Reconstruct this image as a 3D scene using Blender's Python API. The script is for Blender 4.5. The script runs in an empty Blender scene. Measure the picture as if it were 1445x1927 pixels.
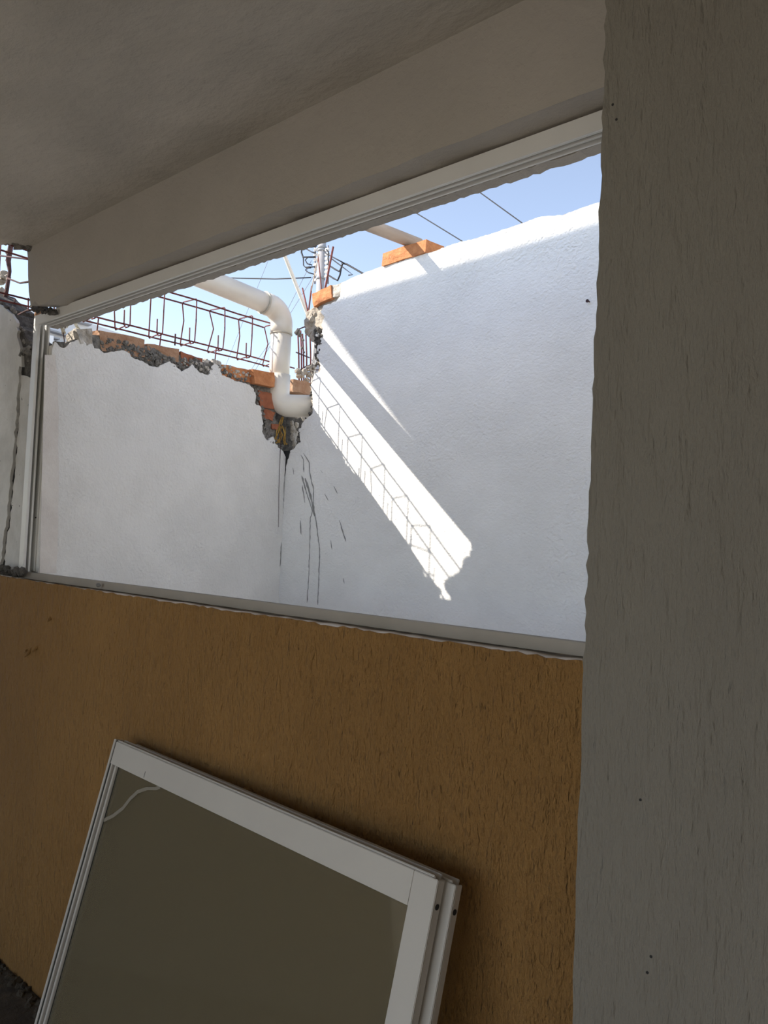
import bpy, bmesh, math, random
import numpy as np
from mathutils import Vector, Matrix, noise
from mathutils.geometry import tessellate_polygon

# ------------------------------------------------------------------ camera
# world: X along the window wall (right), Y out through the window, Z up. The eye is at 1.55 m.
FOC = 1503.0; CX, CY = 722.5, 963.5; EYE = Vector((0, 0, 1.55))
def _basis():
    v1 = Vector((-920 - CX, -(953 - CY), FOC))
    up2 = -(953 + .0437 * 3018 - CY)
    dx = (FOC * FOC + v1.y * up2) / -v1.x
    a = -v1.normalized(); b = Vector((dx, up2, FOC)).normalized(); c = b.cross(a)
    if c.y < 0: c = -c
    return Matrix((a, b, c))
BAS = _basis()
RIGHT, UP, FWD = BAS.col[0].copy(), BAS.col[1].copy(), BAS.col[2].copy()
S = bpy.context.scene
cam = bpy.data.cameras.new('camera'); camo = bpy.data.objects.new('camera', cam); S.collection.objects.link(camo)
rot = Matrix((RIGHT, UP, -FWD)).transposed()
camo.matrix_world = Matrix.Translation(EYE) @ rot.to_4x4()
cam.sensor_fit = 'VERTICAL'; cam.sensor_height = 24.0; cam.lens = FOC / 1927 * 24.0; cam.clip_start = .02; cam.clip_end = 500
S.camera = camo
# ------------------------------------------------------------------ sky, sun, exposure
SUN_DIR = Vector((.160, .154, -.148)).normalized()
w = bpy.data.worlds.new('world'); S.world = w; w.use_nodes = True
nt = w.node_tree; bg = nt.nodes['Background']
sky = nt.nodes.new('ShaderNodeTexSky'); sky.sky_type = 'NISHITA'; sky.sun_disc = False
sky.sun_elevation = math.asin(-SUN_DIR.z); sky.sun_rotation = math.atan2(-SUN_DIR.x, -SUN_DIR.y)
sky.altitude = 2200; sky.air_density = 1.0; sky.dust_density = 1.2; sky.ozone_density = 1.0
hs = nt.nodes.new('ShaderNodeHueSaturation'); hs.inputs['Saturation'].default_value = .74
nt.links.new(sky.outputs[0], hs.inputs['Color']); nt.links.new(hs.outputs[0], bg.inputs[0]); bg.inputs[1].default_value = .25
sl = bpy.data.lights.new('sun', 'SUN'); sl.energy = 6.8; sl.angle = math.radians(.35); sl.color = (1, .91, .79)
so = bpy.data.objects.new('sun', sl); S.collection.objects.link(so); so.rotation_euler = SUN_DIR.to_track_quat('-Z', 'Y').to_euler(); so.location = (-6, -6, 8)
S.view_settings.view_transform = 'Standard'; S.view_settings.look = 'None'; S.view_settings.gamma = 1
S.view_settings.use_curve_mapping = False; S.view_settings.exposure = 0.35
S.cycles.max_bounces = 14; S.cycles.diffuse_bounces = 8; S.cycles.transparent_max_bounces = 12

# ------------------------------------------------------------------ helpers
def ray(x, y): return BAS @ Vector((x - CX, CY - y, FOC))
def at_plane(x, y, p0, n):
    d = ray(x, y); return EYE + d * ((Vector(p0) - EYE).dot(n) / d.dot(n))
def at_x(x, y, X): return at_plane(x, y, (X, 0, 0), Vector((1, 0, 0)))
def at_y(x, y, Y): return at_plane(x, y, (0, Y, 0), Vector((0, 1, 0)))
XL = -3.05                                    # face of the outer left wall
ANG = math.radians(4.0)                       # the outer right wall stands 4 degrees askew
NR = Vector((-math.sin(ANG), -math.cos(ANG), 0)); UR = Vector((math.cos(ANG), -math.sin(ANG), 0)); C0 = Vector((XL, 2.587, 0))
def at_r(x, y, off=0): return at_plane(x, y, C0 + NR * off, NR)
D = 1.275                                     # inner face of the window wall
FY = 1.335                                    # front of the window frame

rnd = random.Random(5)
def tri_poly(pts):
    return tessellate_polygon([[Vector(p) for p in pts]])
def slab(bm, pts, vec):
    """polygon (3D, planar) extruded along vec"""
    pts = [Vector(p) for p in pts]; vec = Vector(vec); n = len(pts)
    f = [bm.verts.new(p) for p in pts]; b = [bm.verts.new(p + vec) for p in pts]
    for t in tri_poly(pts):
        try: bm.faces.new([f[i] for i in t]); bm.faces.new([b[i] for i in reversed(t)])
        except ValueError: pass
    for i in range(n):
        j = (i + 1) % n
        try: bm.faces.new((f[i], b[i], b[j], f[j]))
        except ValueError: pass
def jag(pts, step, amp, seed=0):
    """roughen a polyline given in any 2D"""
    r = random.Random(seed); out = []
    for (x0, y0), (x1, y1) in zip(pts[:-1], pts[1:]):
        L = math.hypot(x1 - x0, y1 - y0); k = max(1, int(L / step))
        for i in range(k):
            t = i / k; a = amp if i else amp * .3
            out.append((x0 + (x1 - x0) * t + r.uniform(-a, a), y0 + (y1 - y0) * t + r.uniform(-a, a)))
    out.append(pts[-1]); return out
def box(bm, lo, hi, bev=0):
    lo = Vector(lo); hi = Vector(hi)
    r = bmesh.ops.create_cube(bm, size=1.0)
    for v in r['verts']:
        v.co = Vector((lo[i] + (hi[i] - lo[i]) * (v.co[i] + .5) for i in range(3)))
    if bev:
        es = list({e for v in r['verts'] for e in v.link_edges})
        bmesh.ops.bevel(bm, geom=es, offset=bev, segments=2, affect='EDGES')
def hexa(bm, f, b):
    """f, b: four corners each of front and back"""
    v = [bm.verts.new(p) for p in f] + [bm.verts.new(p) for p in b]
    for q in ((0, 1, 2, 3), (7, 6, 5, 4), (0, 4, 5, 1), (1, 5, 6, 2), (2, 6, 7, 3), (3, 7, 4, 0)):
        bm.faces.new([v[i] for i in q])
def tube(bm, pts, r, seg=8, caps=True):
    pts = [Vector(p) for p in pts]; n = len(pts); rings = []
    rr = r if hasattr(r, '__len__') else [r] * n
    t0 = (pts[1] - pts[0]).normalized(); a = t0.orthogonal().normalized()
    for i, p in enumerate(pts):
        t = ((pts[min(i + 1, n - 1)] - pts[i]).normalized() + (pts[i] - pts[max(i - 1, 0)]).normalized())
        t = t.normalized() if t.length > 1e-6 else t0
        a = (a - t * a.dot(t)).normalized(); b = t.cross(a)
        rings.append([bm.verts.new(p + (a * math.cos(q) + b * math.sin(q)) * rr[i]) for q in [2 * math.pi * k / seg for k in range(seg)]])
    for A, B in zip(rings[:-1], rings[1:]):
        for k in range(seg):
            fc = bm.faces.new((A[k], A[(k + 1) % seg], B[(k + 1) % seg], B[k])); fc.smooth = True
    if caps:
        bm.faces.new(list(reversed(rings[0]))); bm.faces.new(rings[-1])
def lump(bm, c, size, seed, sub=2, amp=.3):
    r = bmesh.ops.create_icosphere(bm, subdivisions=sub, radius=1.0)
    sx, sy, sz = size if hasattr(size, '__len__') else (size,) * 3
    q = Matrix.Rotation(seed * 1.7, 3, 'Z') @ Matrix.Rotation(seed * .9, 3, 'X')
    for v in r['verts']:
        k = 1 + amp * noise.noise(v.co * 1.7 + Vector((seed * 3.1, seed * 1.3, 7))) + amp * .5 * noise.noise(v.co * 4 + Vector((seed, 0, 0)))
        d = q @ v.co
        v.co = Vector(c) + Vector((d.x * sx, d.y * sy, d.z * sz)) * k
def roughen(bm, amp, freq, seed=0):
    for v in bm.verts:
        p = v.co * freq + Vector((seed * 5.3, seed, 0))
        v.co += Vector((noise.noise(p), noise.noise(p + Vector((31, 0, 0))), noise.noise(p + Vector((0, 57, 0))))) * amp
def arc(c, a, b, r, t0, t1, k):
    return [Vector(c) + (Vector(a) * math.cos(t) + Vector(b) * math.sin(t)) * r for t in [t0 + (t1 - t0) * i / k for i in range(k + 1)]]

WORIG = {}
def link(name, me, origin, parent):
    o = bpy.data.objects.new(name, me); S.collection.objects.link(o)
    if parent is not None:
        o.parent = parent; o.location = Vector(origin) - WORIG[parent.name]
    else: o.location = origin
    WORIG[o.name] = Vector(origin); return o
def obj(name, bm, m, parent=None, origin=None, kind=None, label=None, cat=None, group=None, smooth=False):
    bmesh.ops.recalc_face_normals(bm, faces=bm.faces[:])
    if origin is None:
        xs = [v.co for v in bm.verts]
        lo = Vector([min(c[i] for c in xs) for i in range(3)]); hi = Vector([max(c[i] for c in xs) for i in range(3)])
        origin = Vector(((lo.x + hi.x) / 2, (lo.y + hi.y) / 2, lo.z))
    origin = Vector(origin)
    for v in bm.verts: v.co -= origin
    if smooth:
        for f in bm.faces: f.smooth = True
    me = bpy.data.meshes.new(name); bm.to_mesh(me); bm.free(); me.materials.append(m)
    o = link(name, me, origin, parent); tag(o, label, cat, group, kind); return o
def tag(o, label=None, cat=None, group=None, kind=None):
    if label: o['label'] = label
    if cat: o['category'] = cat
    if group: o['group'] = group
    if kind: o['kind'] = kind
def thing(name, loc, label, cat, group=None, kind=None):
    o = link(name, None, loc, None); tag(o, label, cat, group, kind); return o
def B(): return bmesh.new()

# ------------------------------------------------------------------ materials
def mat(name, col, rough=.8, col2=None, nscale=6, bump=0, bscale=60, stretch=(1, 1, 1), spec=.3, metal=0, detail=4, bump2=0, b2scale=12, spots=0, spotcol=(.05, .05, .04), contrast=(.35, .65), swirl=0, sscale=45):
    m = bpy.data.materials.new(name); m.use_nodes = True; t = m.node_tree; N = t.nodes; L = t.links
    p = N['Principled BSDF']; p.inputs['Roughness'].default_value = rough; p.inputs['Metallic'].default_value = metal
    p.inputs['Specular IOR Level'].default_value = spec
    g = N.new('ShaderNodeNewGeometry'); mp = N.new('ShaderNodeMapping'); mp.inputs['Scale'].default_value = stretch
    L.new(g.outputs['Position'], mp.inputs[0])
    def nz(sc, det=4, ro=.55, src=None):
        n = N.new('ShaderNodeTexNoise'); n.inputs['Scale'].default_value = sc; n.inputs['Detail'].default_value = det; n.inputs['Roughness'].default_value = ro
        L.new(src or mp.outputs[0], n.inputs['Vector']); return n
    c1 = tuple(col) + (1,)
    out = None
    if col2:
        n = nz(nscale, detail, .6); r = N.new('ShaderNodeValToRGB')
        r.color_ramp.elements[0].position = contrast[0]; r.color_ramp.elements[1].position = contrast[1]
        r.color_ramp.elements[0].color = c1; r.color_ramp.elements[1].color = tuple(col2) + (1,)
        L.new(n.outputs['Fac'], r.inputs[0]); out = r.outputs[0]
    else: p.inputs['Base Color'].default_value = c1
    if spots:
        n = nz(sscale, 4, .6); r = N.new('ShaderNodeValToRGB'); r.color_ramp.elements[0].position = .72 - spots; r.color_ramp.elements[1].position = .74 - spots
        L.new(n.outputs['Fac'], r.inputs[0]); mx = N.new('ShaderNodeMix'); mx.data_type = 'RGBA'
        L.new(r.outputs[0], mx.inputs[0])
        if out: L.new(out, mx.inputs[6])
        else: mx.inputs[6].default_value = c1
        mx.inputs[7].default_value = tuple(spotcol) + (1,); out = mx.outputs[2]
    if out: L.new(out, p.inputs['Base Color'])
    prev = None
    def addb(h, strength, dist):
        nonlocal prev
        b = N.new('ShaderNodeBump'); b.inputs['Strength'].default_value = strength; b.inputs['Distance'].default_value = dist
        L.new(h, b.inputs['Height'])
        if prev: L.new(prev, b.inputs['Normal'])
        prev = b.outputs[0]
    if bump: addb(nz(bscale, 5, .6).outputs['Fac'], 1.0, bump)
    if bump2: addb(nz(b2scale, 3, .5).outputs['Fac'], 1.0, bump2)
    if swirl:                                  # trowel arcs
        d = nz(1.6, 2, .5, g.outputs['Position'])
        wv = N.new('ShaderNodeTexWave'); wv.wave_type = 'RINGS'; wv.rings_direction = 'SPHERICAL'; wv.inputs['Scale'].default_value = 9; wv.inputs['Distortion'].default_value = 22
        wv.inputs['Detail'].default_value = 4; wv.inputs['Detail Scale'].default_value = 1.4
        L.new(g.outputs['Position'], wv.inputs['Vector'])
        mm = N.new('ShaderNodeMath'); mm.operation = 'MULTIPLY'; L.new(wv.outputs['Fac'], mm.inputs[0])
        rr = N.new('ShaderNodeValToRGB'); rr.color_ramp.elements[0].position = .45; rr.color_ramp.elements[1].position = .62; L.new(d.outputs['Fac'], rr.inputs[0]); L.new(rr.outputs[0], mm.inputs[1])
        addb(mm.outputs[0], 1.0, swirl)
    if prev: L.new(prev, p.inputs['Normal'])
    return m
M = {}
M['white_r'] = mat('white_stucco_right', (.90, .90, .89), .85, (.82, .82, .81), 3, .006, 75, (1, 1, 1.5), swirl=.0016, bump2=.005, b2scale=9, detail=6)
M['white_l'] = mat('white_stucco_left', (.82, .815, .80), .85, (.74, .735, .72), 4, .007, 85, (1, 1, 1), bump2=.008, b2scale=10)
M['patch'] = mat('beige_patch', (.74, .71, .68), .9, (.66, .62, .59), 9, .004, 60)
M['stub'] = mat('stub_plaster', (.62, .61, .58), .9, (.50, .49, .46), 7, .004, 40, spots=.02)
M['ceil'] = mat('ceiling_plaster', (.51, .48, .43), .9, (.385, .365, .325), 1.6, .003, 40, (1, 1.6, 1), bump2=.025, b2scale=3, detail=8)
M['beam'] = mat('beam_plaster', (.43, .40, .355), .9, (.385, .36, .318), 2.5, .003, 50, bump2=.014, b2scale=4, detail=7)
M['ochre'] = mat('ochre_paint', (.385, .210, .068), .85, (.275, .146, .045), 2.0, .016, 120, (1, 1, .42), bump2=.024, b2scale=34, detail=9, contrast=(.28, .75), spots=.04, spotcol=(.19, .10, .032), sscale=110)  # small dark spots paint the shade of relief pits into the colour
M['ledge'] = mat('ledge_plaster', (.85, .74, .60), .9, (.72, .60, .46), 14, .003, 60)
M['pillar'] = mat('grey_pillar_paint', (.235, .219, .186), .85, (.19, .176, .149), 2.2, .008, 130, (1, 1, .25), bump2=.011, b2scale=34, detail=9, contrast=(.28, .75), spots=.02, spotcol=(.14, .127, .105), sscale=100)  # spots put the shade in the pillar's fine pits into its colour
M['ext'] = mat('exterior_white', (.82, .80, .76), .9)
M['room'] = mat('room_plaster', (.5, .47, .42), .9, (.45, .42, .37), 3)
M['floor'] = mat('pale_concrete', (.40, .37, .32), .9, (.33, .30, .26), 9, .006, 30)  # floor tone lifted so it bounces light up to the ceiling
M['dirt'] = mat('dark_floor_dirt', (.085, .07, .05), .95, (.05, .042, .032), 14, .01, 50)
M['ground'] = mat('pale_ground', (.42, .39, .35), .95, (.36, .33, .29), 3)
M['mortar'] = mat('grey_mortar', (.30, .285, .26), .95, (.12, .115, .105), 38, .02, 55, detail=6, spots=.06, spotcol=(.06, .055, .05))
M['darkmortar'] = mat('dark_mortar', (.16, .15, .135), .95, (.06, .055, .05), 45, .02, 60, detail=6)
M['palemortar'] = mat('pale_mortar', (.62, .58, .52), .95, (.38, .35, .31), 30, .012, 60, detail=6)
M['concrete'] = mat('broken_concrete', (.50, .45, .38), .95, (.30, .27, .23), 26, .012, 50, detail=6)
M['brick'] = mat('orange_brick', (.58, .26, .115), .9, (.44, .175, .075), 26, .006, 60, detail=6, spots=.03, spotcol=(.5, .36, .26))
M['brickd'] = mat('dark_red_brick', (.38, .14, .075), .9, (.25, .09, .05), 25, .006, 60, detail=6)
M['brickt'] = mat('dusty_brick', (.46, .29, .19), .9, (.36, .2, .12), 25, .008, 50, detail=6)
M['pvc'] = mat('cream_pvc', (.80, .77, .70), .35, (.74, .70, .62), 5, .0008, 20, spec=.5)
M['pvcd'] = mat('pvc_rim', (.50, .47, .40), .5)
M['alu'] = mat('white_aluminium', (.56, .53, .48), .42, (.53, .50, .455), 5, spec=.5)
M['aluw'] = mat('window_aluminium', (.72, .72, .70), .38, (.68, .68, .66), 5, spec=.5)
M['sill'] = mat('dark_aluminium', (.38, .345, .30), .5, (.345, .315, .27), 7)  # darker, warmer aluminium tone for the sill rail
M['gasket'] = mat('dark_gasket', (.035, .035, .03), .6)
M['rust'] = mat('rusty_steel', (.20, .06, .05), .75, (.11, .035, .035), 60)
M['rustd'] = mat('dark_rusty_steel', (.10, .05, .05), .85, (.05, .03, .03), 60, .004, 90)
M['black'] = mat('black_cable', (.02, .02, .025), .6)
M['wire'] = mat('grey_wire', (.22, .22, .25), .6)
M['pole'] = mat('pole_concrete', (.42, .41, .43), .85, (.36, .35, .36), 2)
M['ceram'] = mat('white_ceramic', (.75, .75, .75), .3)
M['stain'] = mat('grey_drip', (.22, .22, .215), .9, (.36, .36, .36), 30)
M['crack'] = mat('black_crack', (.03, .03, .03), 1.0)
M['foam'] = mat('yellow_foam', (.62, .40, .11), .9, (.40, .24, .06), 40, .01, 80)
M['timber'] = mat('weathered_pole', (.50, .43, .36), .8, (.38, .31, .25), 18, .002, 60, (1, .2, 1))
M['leaf'] = mat('pale_dry_leaf', (.70, .66, .54), .8, (.58, .53, .42), 30)
M['far'] = mat('far_wall', (.66, .66, .67), .9, (.6, .6, .62), .6)
M['fard'] = mat('far_dark', (.30, .31, .33), .9)
M['canopy'] = mat('canopy_board', (.45, .42, .38), .9, (.38, .35, .31), 4)
M['strip'] = mat('dull_plastic', (.27, .245, .195), .5)
def glass_mat():
    m = bpy.data.materials.new('bronze_glass'); m.use_nodes = True; t = m.node_tree; N = t.nodes; L = t.links
    for n in list(N): N.remove(n)
    o = N.new('ShaderNodeOutputMaterial'); mx = N.new('ShaderNodeMixShader'); tr = N.new('ShaderNodeBsdfTransparent'); gl = N.new('ShaderNodeBsdfGlossy'); fr = N.new('ShaderNodeFresnel')
    tr.inputs[0].default_value = (.965, .965, .95, 1); gl.inputs['Roughness'].default_value = .02; fr.inputs[0].default_value = 1.5
    L.new(fr.outputs[0], mx.inputs[0]); L.new(tr.outputs[0], mx.inputs[1]); L.new(gl.outputs[0], mx.inputs[2]); df = N.new('ShaderNodeBsdfDiffuse'); df.inputs[0].default_value = (.265, .215, .128, 1); m2 = N.new('ShaderNodeMixShader'); m2.inputs[0].default_value = .30
    L.new(mx.outputs[0], m2.inputs[1]); L.new(df.outputs[0], m2.inputs[2]); L.new(m2.outputs[0], o.inputs[0]); return m
M['glass'] = glass_mat()

# ================================================================== the setting
# floor and ground
b = B(); box(b, (-3.8, -3.1, -.12), (1.3, 1.42, 0)); floor = obj('floor', b, M['floor'], kind='structure')
b = B(); box(b, (-90, -90, -.4), (90, 90, -.13)); obj('ground', b, M['ground'], kind='structure')
b = B(); box(b, (-3.19, 1.43, .95), (1.3, 2.58, 1.10)); obj('bounce_floor_outer', b, M['ext'], kind='structure')  # unseen yard floor, raised and pale to bounce light onto the walls
# ceiling slab, its broken edge over the hole at the left
b = B()
edge = jag([(-4.4, 1.30), (-3.66, 1.25), (-3.60, .93), (-3.50, .95), (-3.35, 1.10), (-3.23, 1.165), (-3.12, 1.20), (-3.085, 1.225), (-3.068, 1.28)], .03, .009, 3)
slab(b, [Vector((x, y, 2.624)) for x, y in [(-4.4, -3.1)] + edge + [(-2.93, 1.41), (1.3, 1.41), (1.3, -3.1)]], (0, 0, .066))
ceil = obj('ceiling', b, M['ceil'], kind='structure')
b = B()
for i in range(46):
    t = rnd.random(); P_ = [(-3.40, 1.08), (-3.12, 1.20), (-3.085, 1.22), (-3.066, 1.275), (-3.0, 1.36)]; k = t * 4; j = min(3, int(k)); u = k - j
    lump(b, (P_[j][0] + (P_[j + 1][0] - P_[j][0]) * u + rnd.uniform(-.012, .012), P_[j][1] + (P_[j + 1][1] - P_[j][1]) * u, 2.655 + rnd.uniform(-.025, .03)), rnd.uniform(.010, .026), i, 1, .5)
for i in range(16): lump(b, (-3.12 - .25 * i / 16, 1.225 - .10 * i / 16 + rnd.uniform(-.02, .02), 2.70 + rnd.uniform(-.01, .03)), rnd.uniform(.018, .032), i, 2, .5)
obj('broken_edge', b, M['mortar'], ceil, kind='stuff')
# beam over the window
b = B()
lo = jag([(1.3, 2.389), (-2.80, 2.389), (-2.90, 2.378), (-2.95, 2.381), (-2.985, 2.402), (-3.022, 2.392), (-3.045, 2.45), (-3.062, 2.52), (-3.07, 2.58), (-3.09, 2.635)], .05, .0028, 8)
slab(b, [Vector((x, D, z)) for x, z in lo + [(1.3, 2.635)]], (.13, .145, 0))
# chamfer the lower lip
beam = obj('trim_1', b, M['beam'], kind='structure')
b = B()
slab(b, [Vector((x, FY + .052, z)) for x, z in jag([(1.3, 2.347), (-3.10, 2.347)], .014, .0024, 12) + [(-3.09, 2.392), (1.3, 2.392)]], (0, .034, 0))
obj('head_reveal', b, M['beam'], beam)
b = B()
hexa(b, [at_y(*p, 1.35) for p in [(66, 578), (90, 584), (84, 596), (66, 600)]], [at_y(*p, 1.35) + Vector((-.01, .05, 0)) for p in [(66, 578), (90, 584), (84, 596), (66, 600)]])
bmesh.ops.subdivide_edges(b, edges=b.edges[:], cuts=2, use_grid_fill=True); roughen(b, .010, 40, 2)
obj('brick', b, M['brickt'], beam)
b = B()
for i in range(26):
    t = rnd.random(); p = at_y(62 + 40 * t + rnd.uniform(-3, 3), 576 + 12 * t + rnd.uniform(-4, 6), 1.30 + rnd.uniform(0, .05)); lump(b, p, rnd.uniform(.006, .014), i, 1)
obj('mortar_crumb', b, M['darkmortar'], beam, kind='stuff')
for pts, r_ in (([(-40, 470), (0, 481), (50, 488)], .0035), ([(35, 592), (50, 584), (64, 582)], .004), ([(14, 524), (38, 533), (50, 531)], .004)):
    b = B(); P = [at_y(x, y, 1.36) for x, y in pts]; P.append(P[-1] + (P[-1] - P[-2]).normalized() * .05)
    tube(b, P, r_, 6); roughen(b, .003, 60, 1); obj('rebar', b, M['rustd'], beam)
# ochre wall under the window
b = B()
top = jag([(-3.8, 1.366), (-3.1, 1.366), (-2.0, 1.360), (.3, 1.361)], .02, .0028, 21)
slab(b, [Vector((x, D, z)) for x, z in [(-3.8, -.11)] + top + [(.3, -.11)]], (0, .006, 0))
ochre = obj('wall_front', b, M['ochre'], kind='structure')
b = B(); box(b, (-3.8, D + .006, -.11), (.3, 1.42, 1.345)); obj('wall_core', b, M['ext'], ochre)
b = B()
slab(b, [Vector((x, D + .0065, z)) for x, z in [(-3.8, 1.3455)] + jag([(-3.8, 1.357), (.3, 1.357)], .03, .0015, 22) + [(.3, 1.3455)]], (0, .135, 0))
obj('plaster_ledge', b, M['ledge'], ochre)
b = B()
for i in range(60):
    t = rnd.random(); lump(b, at_y(-8 + 52 * t, 1072 + 8 * t + rnd.uniform(-6, 5), 1.30 + rnd.uniform(0, .03)), rnd.uniform(.006, .016), i, 1)
obj('mortar_crumb', b, M['darkmortar'], ochre, kind='stuff')
# scars in the ochre plaster at the left
for q in ([(45, 1238), (60, 1218)], [(60, 1225), (72, 1215)], [(90, 1170), (95, 1160)], [(45, 1228), (52, 1222)]):
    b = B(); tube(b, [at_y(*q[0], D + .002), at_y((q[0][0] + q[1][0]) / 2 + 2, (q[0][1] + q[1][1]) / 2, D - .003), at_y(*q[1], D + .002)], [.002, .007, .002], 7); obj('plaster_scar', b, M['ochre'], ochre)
b = B()
slab(b, [Vector((x, y, .0005)) for x, y in [(-3.7, 1.274)] + jag([(-3.7, 1.02), (-3.2, 1.06), (-2.6, .96), (-2.0, 1.03), (-1.3, 1.0), (-.5, 1.1)], .05, .02, 25) + [(-.5, 1.274)]], (0, 0, .004))
obj('dirt_film', b, M['dirt'], floor)
b = B()
for i in range(120):
    y = 1.268 - abs(rnd.gauss(0, .02)); lump(b, (rnd.uniform(-3.5, -2.3), y, .004), rnd.uniform(.004, .016), i, 1, .5)
obj('mortar_crumb', b, M['dirt'], floor, kind='stuff')
# grey pillar in front of the window's right end
b = B()
ed = jag([(-.524, -.11), (-.524, 1.36)], .04, .0015, 31)[:-1] + jag([(-.524, 1.36), (-.5225, 2.0), (-.524, 2.38)], .016, .0022, 32)[:-1] + [(-.524, 2.63)]
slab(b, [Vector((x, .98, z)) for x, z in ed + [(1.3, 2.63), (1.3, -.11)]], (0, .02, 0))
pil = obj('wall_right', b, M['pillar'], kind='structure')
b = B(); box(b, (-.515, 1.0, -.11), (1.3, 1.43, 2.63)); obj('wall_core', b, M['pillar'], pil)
b = B()
for p in ((1153, 197), (1160, 225), (1225, 1800), (1218, 1830), (1205, 1505)):
    q = at_y(*p, .98); tube(b, [q + Vector((0, -.0008, 0)), q + Vector((0, .002, 0))], .0018, 7)
obj('pinhole', b, M['crack'], pil, kind='stuff')
# broken wall stub left of the window
stub_top = [(-120, 500), (-60, 535), (0, 573), (22, 590), (32, 608), (34, 640), (40, 668), (52, 690), (63, 700)]
b = B()
pl = jag(stub_top[:7], 6, 2, 41)
slab(b, [at_y(x, y, 1.355) for x, y in pl[:-1] + [(40, 668), (41, 690)] + jag([(36, 690), (32, 760), (24, 860), (14, 960), (3, 1040), (-2, 1090)], 9, 1.6, 42) + [(-160, 1090)]], (0, .012, 0))
stub = obj('wall_left', b, M['stub'], kind='structure')
b = B()
slab(b, [at_y(x, y, 1.362) for x, y in jag([(40, 706), (37, 770), (29.5, 870), (20, 965), (11, 1040), (6, 1076)], 9, 1.8, 43) + [(42, 1076)] + [(58, 720)] + jag([(58, 712), (38, 706)], 6, 2, 44)], (0, .012, 0))
b2 = B(); slab(b2, [at_y(x, y, 1.3672) for x, y in [(46, 690), (44, 780), (34, 880), (24, 975), (12, 1045), (2, 1088), (-8, 1088), (0, 1040), (10, 950), (20, 860), (28, 770), (32, 690)]], (0, .0006, 0)); obj('crack', b2, M['crack'], stub)
obj('plaster_strip', b, M['stub'], stub, label='beige plaster strip between the crack and the window frame')
b = B()
slab(b, [at_y(x, y, 1.368) for x, y in jag([(-120, 488), (-60, 524), (0, 562), (24, 582), (40, 615), (62, 655)], 6, 3, 45) + [(66, 700), (44, 1085), (-160, 1090)]], (0, .10, 0))
obj('mortar_core', b, M['darkmortar'], stub)
b = B()
for i in range(110):
    t = rnd.random()
    if i < 70:
        k = t * 4; j = min(3, int(k)); A = [(0, 568), (24, 586), (40, 617), (58, 655), (66, 690)]; u = k - j
        x = A[j][0] + (A[j + 1][0] - A[j][0]) * u + rnd.uniform(-6, 4); y = A[j][1] + (A[j + 1][1] - A[j][1]) * u + rnd.uniform(-3, 8)
    else: x = 44 + rnd.uniform(-8, 14); y = 640 + 60 * t
    lump(b, at_y(x, y, 1.362 + rnd.uniform(0, .05)), rnd.uniform(.006, .017), i, 1)
obj('mortar_rubble', b, M['mortar'], stub, kind='stuff')
# rest of the room behind the camera: unseen doorway added for its light
b = B(); box(b, (-3.8, -3.1, 0), (-3.7, 1.10, 2.624)); obj('wall_side_left', b, M['room'], kind='structure')
b = B(); box(b, (1.2, -3.1, 0), (1.3, .98, 2.624)); obj('wall_side_right', b, M['room'], kind='structure')
DOOR = (-3.6, .9, 2.45)
b = B(); box(b, (-3.7, -3.1, 0), (DOOR[0], -3.0, 2.624)); box(b, (DOOR[1], -3.1, 0), (1.2, -3.0, 2.624)); box(b, (DOOR[0], -3.1, DOOR[2]), (DOOR[1], -3.0, 2.624))
obj('wall_back', b, M['room'], kind='structure')

b = B(); box(b, (-3.2, 1.384, 1.36), (-3.054, 1.40, 2.27)); obj('jamb_reveal', b, M['ext'], ochre)

# ================================================================== window frame (two tracks, no sashes in it)
win = thing('window_1', (-1.8, FY, 1.36), 'white aluminium window frame with two empty sliding tracks', 'window', kind='structure')
tag(win, kind='structure')
WX0, WX1, WZ0, WZ1 = -3.124, -.519, 1.3615, 2.383
def rail(prof, axis, a0, a1, conv):
    """prof: list of boxes (depth0, depth1, in0, in1)"""
    b = B()
    for d0, d1, i0, i1 in prof:
        p0 = conv(a0, FY + d0, i0); p1 = conv(a1, FY + d1, i1)
        lo_ = [min(p0[k], p1[k]) for k in range(3)]; hi_ = [max(p0[k], p1[k]) for k in range(3)]
        box(b, lo_, hi_, .0008)
    return b
TR = [(0, .006, 0, .0375), (.006, .048, 0, .004), (.020, .024, .004, .0375), (.042, .048, .004, .0375), (.006, .010, .0345, .0375), (.024, .027, .0345, .0375)]
b = rail(TR, 'x', WX0, WX1, lambda a, y, i: (a, y, WZ1 - i)); obj('head_rail', b, M['aluw'], win)
TJ = [(0, .006, 0, .040), (.006, .048, 0, .004), (.020, .024, .004, .040), (.042, .048, .004, .040), (.006, .010, .037, .040), (.024, .027, .037, .040)]
b = rail(TJ, 'z', WZ0 + .026, WZ1 - .0376, lambda a, y, i: (WX0 + i, y, a)); obj('jamb', b, M['aluw'], win)
b = rail(TJ, 'z', WZ0 + .026, WZ1 - .0376, lambda a, y, i: (WX1 - i, y, a)); obj('jamb', b, M['aluw'], win)
TS = [(0, .005, 0, .0255), (.005, .048, 0, .006), (.020, .023, .006, .022), (.042, .048, .006, .022)]
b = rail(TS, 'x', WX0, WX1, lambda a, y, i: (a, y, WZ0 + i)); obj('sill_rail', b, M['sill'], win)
b = B(); q = at_x(67, 974, WX0 + .0402); tube(b, [q, q + Vector((.001, 0, 0))], .003, 8); obj('screw_hole', b, M['crack'], win)

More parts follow.
